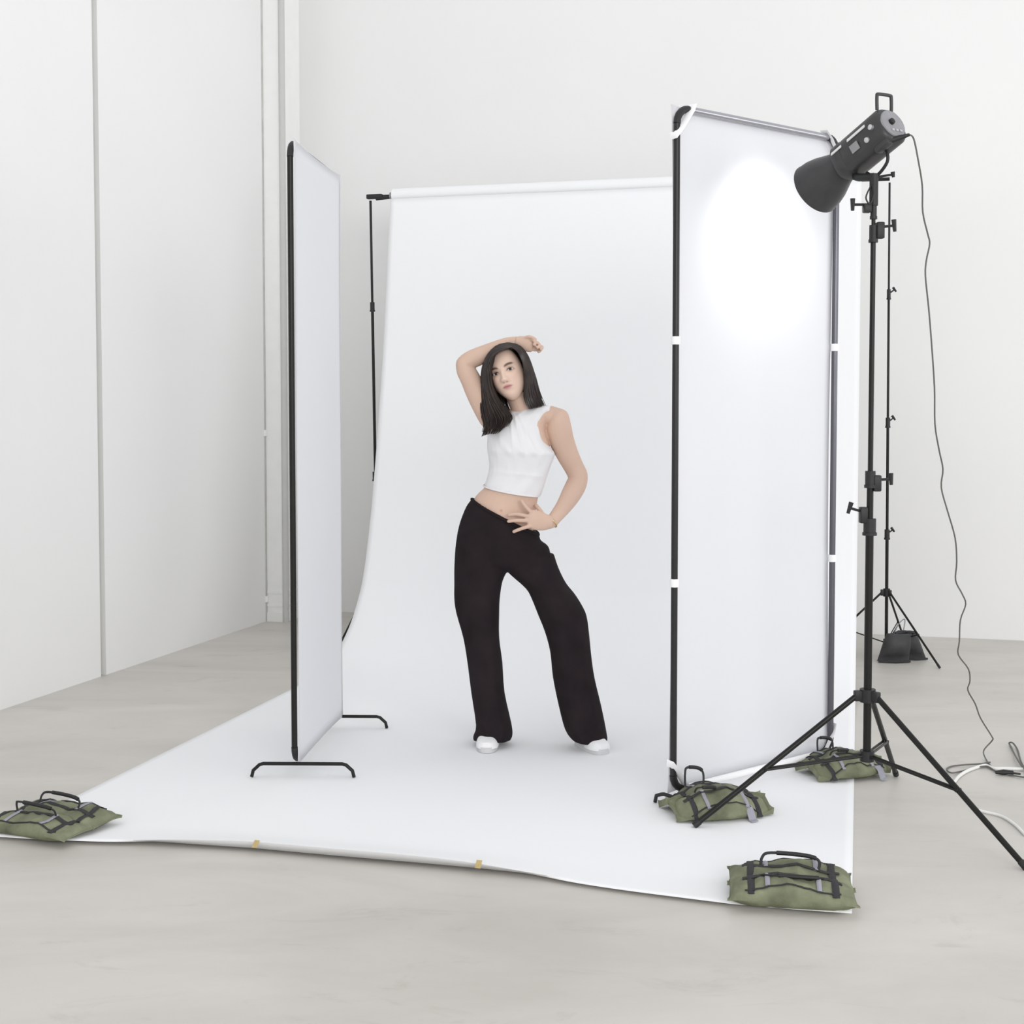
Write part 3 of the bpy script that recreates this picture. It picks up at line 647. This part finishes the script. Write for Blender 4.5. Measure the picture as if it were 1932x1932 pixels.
# her right arm: raised, forearm over the head
body.loft(limb([(945, 800, YB, 40, 1.2), (928, 790, YB - 0.005, 46, 1.1), (914, 768, YB - 0.01, 44, 1.0), (899, 740, YB - 0.02, 41, 1.0), (887, 714, YB - 0.03, 38, 1.0), (878, 697, YB - 0.035, 35, 1.0), (876, 688, YB - 0.035, 33, 1.0),
                 (886, 680, YB - 0.03, 34, 1.0), (906, 671, YB - 0.02, 34, 1.0), (932, 658, YB - 0.01, 27, 0.95), (955, 648, YB - 0.01, 22, 0.9), (972, 645, YB - 0.02, 20, 0.85), (984, 646, YB - 0.02, 22, 0.7)]))
kY = YB - 0.03
body.loft(limb([(974, 645, kY, 20, 0.8), (984, 646, kY - 0.005, 25, 0.62), (996, 650, kY - 0.01, 28, 0.6), (1006, 653, kY - 0.012, 24, 0.55)]))
for pts, r0 in ((((994, 643, kY - 0.01), (1004, 641, kY - 0.025), (1010, 647, kY - 0.040), (1006, 652, kY - 0.045)), 0.0085),
            (((998, 648, kY - 0.01), (1011, 646, kY - 0.022), (1018, 652, kY - 0.035), (1012, 657, kY - 0.045)), 0.0085),
            (((1000, 653, kY - 0.008), (1014, 653, kY - 0.014), (1023, 655, kY - 0.022), (1019, 661, kY - 0.034)), 0.0083),
            (((998, 657, kY - 0.006), (1010, 660, kY - 0.010), (1020, 660, kY - 0.014), (1015, 665, kY - 0.024)), 0.0078),
            (((986, 641, kY - 0.01), (995, 636, kY - 0.02), (1004, 637, kY - 0.03), (1012, 642, kY - 0.036)), 0.0085)):
    finger(pts, r0, r0 * 0.8)
# head
HC = P(958, 706, YB - 0.045)
HR = (Matrix.Rotation(math.radians(-19), 3, 'Y') @ Matrix.Rotation(math.radians(-12), 3, 'Z') @ Matrix.Rotation(math.radians(-7), 3, 'X'))
def g(x, s): return math.exp(-(x / s) ** 2)
def face(p):
    x, y, z = p
    if z < 0.0:                                       # jaw narrows to the chin
        k = min(1, -z / 0.112); x *= 1 - 0.30 * k ** 2.0
        if y > 0: y *= 1 - 0.45 * k
        if y > -0.02: z = z * (1 - 0.25 * min(1, (y + 0.02) / 0.07) * k)
    if p[1] < 0:
        ax_ = abs(x)
        f = 0.0
        y += 0.006 * max(0.0, min(1.0, (-y - 0.02) / 0.06))
        # nose
        if -0.050 < z < 0.028:
            zz = (0.022 - z) / 0.054; prof = 0.004 + 0.021 * min(1, max(0, zz)) ** 1.2
            if z < -0.030: prof *= max(0, 1 - ((-0.030 - z) / 0.014) ** 2)
            if z > 0.010: prof *= max(0, (0.028 - z) / 0.018)
            f += prof * g(x, 0.0080 + 0.0055 * min(1, max(0, zz)) ** 2)
            f += 0.007 * g(ax_ - 0.0125, 0.0055) * g(z + 0.031, 0.008)
        f -= 0.0105 * g(ax_ - 0.031, 0.016) * g(z - 0.006, 0.012)
        f += 0.0045 * g(ax_ - 0.028, 0.02) * g(z - 0.024, 0.007)
        f += 0.004 * g(ax_ - 0.042, 0.016) * g(z + 0.022, 0.016)
        f += 0.0055 * g(x, 0.020) * (g(z + 0.0535, 0.0045) + 1.15 * g(z + 0.0645, 0.0055))
        f -= 0.0035 * g(x, 0.018) * g(z + 0.0585, 0.0020)
        f -= 0.003 * g(x, 0.020) * g(z + 0.074, 0.006)
        f += 0.007 * g(x, 0.024) * g(z + 0.093, 0.015)
        y -= f
    return Vector((x, y, z))
rings = []; NV, NU = 130, 130
for j in range(1, NV):
    t = PI * j / NV; r_ = []
    for i in range(NU):
        a = 2 * PI * i / NU; st_, ct_ = math.sin(t), math.cos(t)
        x = 0.0735 * (abs(math.cos(a)) ** 0.93) * (1 if math.cos(a) > 0 else -1) * st_ ** 0.88; y = 0.095 * math.sin(a) * st_ ** 0.88; z = 0.114 * ct_
        r_.append(HC + HR @ face(Vector((x, y, z))))
    rings.append(r_)
body.loft(rings)
for s_ in (-1, 1):
    body.ellipsoid(HC + HR @ Vector((s_ * 0.074, 0.012, -0.012)), 0.008, 0.016, 0.030, HR, 12, 8)
wroot = thing('person', Vector((P(1000, 1400, YB).x, YB, 0)), 'woman in white crop top and black trousers, hand on hip, arm over head', 'person')
bd = remesh(body, 'body', M['skin'], wroot, 0.0028, 3)
# skin, lips, brows; face light and shade of hollows painted into the colour
me = bd.data; n = len(me.vertices); co = np.empty(n * 3, dtype=np.float32); me.vertices.foreach_get('co', co); co = co.reshape(-1, 3) + np.array(ORG[bd.name])
nv_ = P(945, 965, YB - 0.085)
for i_ in np.nonzero((np.abs(co[:, 0] - nv_.x) < 0.012) & (np.abs(co[:, 2] - nv_.z) < 0.016) & (co[:, 1] < YB - 0.04))[0]:
    me.vertices[int(i_)].co.y += 0.008 * math.exp(-((co[i_, 0] - nv_.x) / 0.0035) ** 2 - ((co[i_, 2] - nv_.z) / 0.0055) ** 2)
hl = (co - np.array(HC)) @ np.array(HR)
x, y, z = hl[:, 0], hl[:, 1], hl[:, 2]; ax_ = np.abs(x)
G = lambda v, s: np.exp(-(v / s) ** 2)
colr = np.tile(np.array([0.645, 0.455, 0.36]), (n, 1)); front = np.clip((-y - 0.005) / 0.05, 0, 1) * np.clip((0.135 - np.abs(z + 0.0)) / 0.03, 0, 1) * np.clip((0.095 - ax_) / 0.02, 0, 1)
face_light = np.clip((G(x, 0.09) * G(z + 0.01, 0.14)) * front, 0, 1)
colr += face_light[:, None] * np.array([0.11, 0.10, 0.09])  # lightens the face colour for the light falling on it
def paint(mask, c):
    global colr
    mk = (np.clip(mask, 0, 1) * front)[:, None]; colr = colr * (1 - mk) + np.array(c) * mk
paint(0.9 * np.clip(1.6 * np.exp(-((ax_ - 0.030) / 0.017) ** 4) * G(z - (0.0265 + 0.10 * (ax_ - 0.02) - 9 * (ax_ - 0.034) ** 2), 0.0046), 0, 1), (0.075, 0.045, 0.035))
paint(0.85 * np.exp(-(x / 0.021) ** 4) * np.exp(-((z + 0.0590) / (0.0088 * np.clip(1 - (ax_ / 0.026) ** 2, 0.05, 1))) ** 4), (0.48, 0.17, 0.19))
paint(0.8 * np.exp(-(x / 0.019) ** 4) * G(z + 0.0585, 0.0014), (0.12, 0.04, 0.04))  # shade between the lips painted in
paint(0.5 * G(ax_ - 0.014, 0.006) * 0 + 0.75 * G(ax_ - 0.0075, 0.0028) * G(z + 0.0405, 0.0022), (0.12, 0.06, 0.05))  # nostril shade painted as dark spots
paint(0.30 * np.exp(-((ax_ - 0.031) / 0.018) ** 4) * np.exp(-((z - 0.008) / 0.011) ** 4), (0.25, 0.15, 0.12))  # eye-socket shade painted in
paint(0.95 * np.exp(-((ax_ - 0.032) / 0.0160) ** 6) * G(z - (0.0105 - 28 * (ax_ - 0.031) ** 2), 0.0026), (0.02, 0.012, 0.01))
paint(0.15 * G(ax_ - 0.042, 0.016) * G(z + 0.025, 0.018), (0.70, 0.32, 0.28))
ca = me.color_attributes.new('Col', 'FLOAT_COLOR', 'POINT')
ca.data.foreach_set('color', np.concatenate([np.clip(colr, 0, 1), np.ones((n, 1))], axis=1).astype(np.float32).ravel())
for s_ in (-1, 1):
    ec = HC + HR @ Vector((s_ * 0.031, -0.0700, 0.0045)); eb = MB().ellipsoid(ec, 0.0135, 0.0130, 0.0052, HR @ Matrix.Rotation(math.radians(-4 * s_), 3, 'Y'), 24, 14).build('eye', M['eyew'], bd)
    MB().ellipsoid(ec + HR @ Vector((0.002, -0.0105, 0.0004)), 0.0062, 0.0036, 0.0054, HR, 20, 12).build('iris', M['iris'], eb)

# ---- crop top
tp = [ring((960, 776), (1040, 765), YB, 0.060, fwd=-0.008), ring((936, 788), (1034, 779), YB, 0.080, fwd=-0.004), ring((921, 806), (1024, 803), YB, 0.094), ring((919, 832), (1030, 832), YB - 0.002, 0.101, fwd=0.012), ring((919, 848), (1046, 853), YB - 0.002, 0.101, fwd=0.020),
      ring((921, 860), (1045, 864), YB - 0.001, 0.099, fwd=0.012), ring((923, 880), (1037, 885), YB, 0.093, fwd=0.004), ring((919, 900), (1030, 907), YB, 0.089), ring((914, 915), (1024, 926), YB, 0.088), ring((912, 918), (1019, 937), YB, 0.088, tilt=0.006), ring((914, 916), (1016, 935), YB, 0.082, tilt=0.006)]
for r_ in tp:
    for k, p in enumerate(r_):
        ang_ = k / 32 * 2 * PI
        if math.sin(ang_) < -0.2: p.y -= 0.0030 * math.sin(p.x * 120 + p.z * 95) * min(1, max(0, (p.z - 1.10) / 0.10))
tpm = MB().loft(refine(tp, 3))
tpm.loft(limb([(1008, 776, YB + 0.01, 22, 1.9), (1024, 773, YB + 0.01, 20, 2.2), (1037, 774, YB + 0.01, 16, 2.4)]))
tpo = remesh(tpm, 'crop_top', M['top'], wroot, 0.004, 3); tpo['label'] = 'white sleeveless crop top'
for v in tpo.data.vertices:
    w_ = v.co + ORG[tpo.name]
    if w_.y < YB - 0.03:
        d_ = w_ - Vector((0, 0, HCAM)); py_ = PCY - FPX * (d_.z * _c + d_.y * _s) / (d_.y * _c - d_.z * _s); px_ = 966 + FPX * d_.x / (d_.y * _c - d_.z * _s)
        q1 = max(0, min(1, (py_ - 776) / 12)) * max(0, min(1, (872 - py_) / 50)); f_ = 0.0
        for c0, sl, am in ((962, 0.10, 0.0050), (970, 0.26, 0.0055), (978, 0.46, 0.0045)):
            f_ += am * math.exp(-((px_ - c0 - sl * (py_ - 782)) / 2.6) ** 2)
        q2 = max(0, min(1, (py_ - 868) / 25))
        f_ = f_ * q1 + q2 * 0.0016 * math.sin(0.16 * px_ + 0.5 * py_ * 0.3) + 0.0022 * q2 * math.exp(-((py_ - 893 - 0.10 * (px_ - 960)) / 4) ** 2)
        v.co.y -= f_

# ---- trousers
def q_(L, R, Y, hd, fold=0.0, ph=0.0, tilt=0.0, e=2.1): return ring(L, R, Y, hd, 40, e, tilt, fold, ph)
pt = MB()
pt.loft(refine([q_((892, 940), (1015, 1005), YB, 0.090, tilt=0.004), q_((880, 955), (1018, 1012), YB, 0.096), q_((868, 985), (1021, 1020), YB, 0.102), q_((862, 1012), (1034, 1030), YB, 0.107), q_((861, 1036), (1038, 1046), YB, 0.105), q_((878, 1056), (1030, 1058), YB, 0.098), q_((905, 1066), (1005, 1068), YB, 0.085), q_((935, 1075), (978, 1076), YB, 0.06)], 3))
pt.loft(refine([q_((863, 1005), (955, 1010), YB, 0.085), q_((859, 1035), (958, 1038), YB, 0.100), q_((857, 1072), (959, 1070), YB, 0.098), q_((857, 1100), (948, 1097), YB - 0.01, 0.094, 0.03), q_((857, 1130), (943, 1130), YB - 0.015, 0.090, 0.04), q_((861, 1157), (942, 1157), YB - 0.02, 0.085, 0.04, .3),
                q_((874, 1203), (942, 1203), YB - 0.02, 0.078, 0.05, .5), q_((882, 1251), (948, 1250), YB - 0.01, 0.078, 0.05, .7), q_((889, 1306), (952, 1306), YB, 0.082, 0.06, 1), q_((898, 1368), (965, 1365), YB, 0.092, 0.06, 1.2, 0.0), q_((893, 1388), (967, 1386), YB, 0.098, 0.05, 1.2, -0.006), q_((893, 1396), (963, 1396), YB, 0.097, 0.05, 1.2, -0.010)], 3))
pt.loft(refine([q_((950, 1045), (1045, 1045), YB, 0.085), q_((951, 1068), (1054, 1072), YB, 0.096), q_((962, 1083), (1068, 1100), YB - 0.01, 0.094), q_((992, 1110), (1084, 1120), YB - 0.02, 0.092, 0.03), q_((1004, 1132), (1098, 1142), YB - 0.03, 0.090, 0.04), q_((1014, 1157), (1107, 1163), YB - 0.035, 0.086, 0.05, .3),
                q_((1028, 1192), (1112, 1200), YB - 0.04, 0.082, 0.05, .6), q_((1038, 1230), (1116, 1240), YB - 0.045, 0.082, 0.05, .9), q_((1043, 1277), (1122, 1280), YB - 0.05, 0.084, 0.06, 1.1), q_((1054, 1331), (1134, 1330), YB - 0.055, 0.088, 0.06, 1.3), q_((1066, 1376), (1143, 1374), YB - 0.055, 0.094, 0.05, 1.5, -0.004), q_((1080, 1396), (1146, 1396), YB - 0.05, 0.092, 0.04, 1.5, -0.012), q_((1090, 1401), (1140, 1403), YB - 0.05, 0.085, 0.04, 1.5, -0.012)], 3))
pto = remesh(pt, 'trousers', M['pants'], wroot, 0.0045, 2); pto['label'] = 'black wide-leg trousers'
# waistband edge
def ring_loop(L, R, Y, hd, r_, name, m, root, tilt=0.0):
    rg = ring(L, R, Y, hd, 48, 2.1, tilt); MB().loft([]) if False else None
    mb = MB(); rings2 = []
    cc = sum(rg, Vector((0, 0, 0))) / len(rg)
    for k, p in enumerate(rg):
        o_ = (p - cc).normalized(); nz = Vector((0, 0, 1)); rings2.append([p + o_ * math.cos(a) * r_ * 0.5 + nz * math.sin(a) * r_ for a in [2 * PI * i / 8 for i in range(8)]])
    n_ = len(rings2); vs = [v for r0 in rings2 for v in r0]; fs = [(k * 8 + i, k * 8 + (i + 1) % 8, ((k + 1) % n_) * 8 + (i + 1) % 8, ((k + 1) % n_) * 8 + i) for k in range(n_) for i in range(8)]
    return mb.add(vs, fs).build(name, m, root)
ring_loop((889, 943), (1017, 1008), YB, 0.0965, 0.008, 'waistband', M['pants'], pto, 0.004)
ring_loop((912, 916), (1018, 935), YB, 0.089, 0.004, 'hem', M['top'], tpo, 0.006)
# bracelet
wc = P(1040, 984, YB - 0.07); wd = (P(1050, 973, YB - 0.055) - wc).normalized()
br = MB(); s1 = wd.cross(Vector((0, 1, 0))).normalized(); s2 = s1.cross(wd).normalized()
rings2 = []
for k in range(28):
    a = 2 * PI * k / 28; o_ = s1 * math.cos(a) * 0.0305 + s2 * math.sin(a) * 0.024; rings2.append([wc + o_ * (1 + 0.07 * math.cos(b)) + wd * 0.003 * math.sin(b) for b in [2 * PI * i / 8 for i in range(8)]])
vs = [v for r0 in rings2 for v in r0]; fs = [(k * 8 + i, k * 8 + (i + 1) % 8, ((k + 1) % 28) * 8 + (i + 1) % 8, ((k + 1) % 28) * 8 + i) for k in range(28) for i in range(8)]
br.add(vs, fs).build('bracelet', M['gold'], wroot)
# ---- shoes
def shoe(toe_floor, yaw, L=0.25):
    d = Vector((math.sin(yaw), -math.cos(yaw), 0)); s_ = Vector((d.y, -d.x, 0)) * -1; heel = toe_floor - d * L; z = Vector((0, 0, 1))
    base_z = 0.004
    def sec(t_, w, h, z0, p=2.6):
        c_ = heel + d * (L * t_); return [c_ + s_ * (w * (abs(math.cos(a)) ** (2 / p)) * (1 if math.cos(a) > 0 else -1)) + z * (z0 + (h * abs(math.sin(a)) ** (2 / 2.2) if math.sin(a) > 0 else 0)) for a in [2 * PI * i / 28 for i in range(28)]]
    up = MB().loft([sec(0.01, 0.02, 0.03, 0.022), sec(0.04, 0.032, 0.06, 0.02), sec(0.15, 0.036, 0.085, 0.02), sec(0.35, 0.038, 0.082, 0.02), sec(0.52, 0.042, 0.062, 0.02), sec(0.72, 0.047, 0.046, 0.02), sec(0.88, 0.043, 0.036, 0.02), sec(0.965, 0.029, 0.026, 0.02), sec(0.99, 0.012, 0.010, 0.02)])
    s = up.build('shoe', M['shoe'], wroot)
    rings2 = []
    outline = []
    for i in range(36):
        a = 2 * PI * i / 36; tt_ = 0.5 + 0.5 * math.cos(a); w = 0.047 * abs(math.sin(a)) ** 0.65 * (0.80 + 0.24 * tt_) * (1 if math.sin(a) > 0 else -1); outline.append(heel + d * (L * tt_) + s_ * w)
    MB().loft([[p + z * base_z for p in outline], [p + z * (base_z + 0.022) for p in outline]]).build('sole', M['sole'], s)
    return s
shoe(F(917, 1423), math.radians(-4)); shoe(F(1140, 1426), math.radians(26), 0.22)

# ---- hair
hr = MB()
cap = []
for j in range(1, 40):
    t = PI * j / 40; r_ = []
    for i in range(48):
        a = 2 * PI * i / 48; dz = 0.124 * math.cos(t)
        x_ = 0.083 * math.cos(a) * math.sin(t) ** 0.85; y_ = 0.026 + 0.098 * math.sin(a) * math.sin(t) ** 0.85
        if dz < 0:
            kk = min(1, -dz / 0.12); x_ *= 1 - 0.25 * kk; y_ = y_ * (1 - 0.5 * kk) + 0.035 * kk
        r_.append(HC + HR @ Vector((x_, y_, dz + 0.002)))
    cap.append(r_)
hr.loft(cap)
def G3(lst): return spline([P(*p) for p in lst], 8)
Yf = YB - 0.045
sets = [
    # left side of the picture: (inner guide, outer guide, strands, depth spread)
    ([(966, 655, Yf - 0.055), (948, 660, Yf - 0.085), (932, 672, Yf - 0.085), (926, 695, Yf - 0.08), (927, 725, Yf - 0.07), (938, 752, Yf - 0.06), (956, 772, Yf - 0.055), (966, 788, Yf - 0.06), (955, 806, Yf - 0.07)],
     [(958, 647, Yf - 0.01), (938, 652, Yf - 0.01), (920, 670, Yf), (911, 695, Yf), (909, 725, Yf), (908, 752, Yf), (909, 780, Yf - 0.01), (913, 803, Yf - 0.03), (906, 826, Yf - 0.05)], 620, 0.03),
    ([(966, 655, Yf - 0.03), (950, 655, Yf - 0.05), (934, 668, Yf - 0.06), (928, 700, Yf - 0.05), (935, 740, Yf - 0.03), (945, 765, Yf - 0.01), (955, 785, Yf - 0.02), (950, 806, Yf - 0.06), (937, 819, Yf - 0.075)],
     [(958, 647, Yf + 0.03), (938, 652, Yf + 0.03), (920, 672, Yf + 0.03), (911, 697, Yf + 0.03), (908, 725, Yf + 0.03), (907, 752, Yf + 0.02), (909, 778, Yf + 0.0), (915, 803, Yf - 0.03), (912, 822, Yf - 0.05)], 420, 0.03),
    # right side of the picture
    ([(966, 655, Yf - 0.055), (978, 664, Yf - 0.08), (987, 682, Yf - 0.08), (991, 702, Yf - 0.07), (993, 722, Yf - 0.055), (991, 742, Yf - 0.045), (993, 758, Yf - 0.04), (1001, 775, Yf - 0.045)],
     [(960, 647, Yf - 0.01), (979, 652, Yf - 0.01), (993, 668, Yf), (1002, 690, Yf), (1009, 712, Yf), (1014, 732, Yf), (1021, 752, Yf), (1029, 768, Yf - 0.015)], 560, 0.03),
    ([(966, 655, Yf - 0.0), (978, 664, Yf - 0.02), (985, 682, Yf - 0.02), (988, 705, Yf - 0.0), (990, 725, Yf + 0.02), (990, 745, Yf + 0.03), (996, 760, Yf + 0.03), (1005, 772, Yf + 0.02)],
     [(960, 647, Yf + 0.05), (979, 652, Yf + 0.05), (992, 670, Yf + 0.05), (1000, 692, Yf + 0.05), (1007, 712, Yf + 0.05), (1012, 732, Yf + 0.04), (1019, 752, Yf + 0.03), (1025, 765, Yf + 0.01)], 260, 0.03),
    # back of the head down to the shoulders
    ([(962, 650, Yf + 0.08), (935, 680, Yf + 0.11), (925, 720, Yf + 0.09), (922, 760, Yf + 0.07), (932, 788, Yf + 0.08)],
     [(962, 650, Yf + 0.08), (985, 680, Yf + 0.12), (1000, 720, Yf + 0.11), (1005, 745, Yf + 0.10), (1012, 765, Yf + 0.09)], 460, 0.021),
]
for gi, go, cnt, dep in sets:
    a = G3(gi); b = G3(go); m_ = min(len(a), len(b))
    for k in range(cnt):
        u = random.random(); w = random.uniform(-1, 1); cut = int(m_ * min(1.0, random.uniform(0.84, 1.04))); path = []
        ph = random.uniform(0, 6.28); jx = random.gauss(0, 0.0035)
        for i in range(0, cut, 3):
            t_ = i / (m_ - 1); p = a[i].lerp(b[i], u); arch = 4 * u * (1 - u)
            p = p + Vector((jx * t_ + 0.0016 * math.sin(ph + 7 * t_), -0.014 * arch * min(1, t_ * 4) * (1 - 0.4 * t_) + w * dep * 0.35 * min(1, t_ * 4), 0))
            # stay outside the skull
            hlp = HR.transposed() @ (p - HC); e_ = math.sqrt((hlp.x / 0.081) ** 2 + ((hlp.y - 0.010) / 0.100) ** 2 + (hlp.z / 0.122) ** 2)
            if e_ < 1.0 and hlp.z > -0.02 and abs(hlp.x) > 0.02 and (hlp.z > 0.07 or abs(hlp.x) > 0.058): hlp = Vector((hlp.x / e_, (hlp.y - 0.010) / e_ + 0.010, hlp.z / e_)); p = HC + HR @ hlp
            path.append(p)
        if len(path) > 3:
            mm = len(path); hr.tube(path, [(0.0042 if dep == 0.021 else 0.0026) * (1 if j < mm * 0.5 else max(0.10, 1 - (j - mm * 0.5) / (mm * 0.52))) for j in range(mm)], 4, cap=False)
hair = hr.build('hair', M['hair'], bd); hair['label'] = 'long dark brown hair'
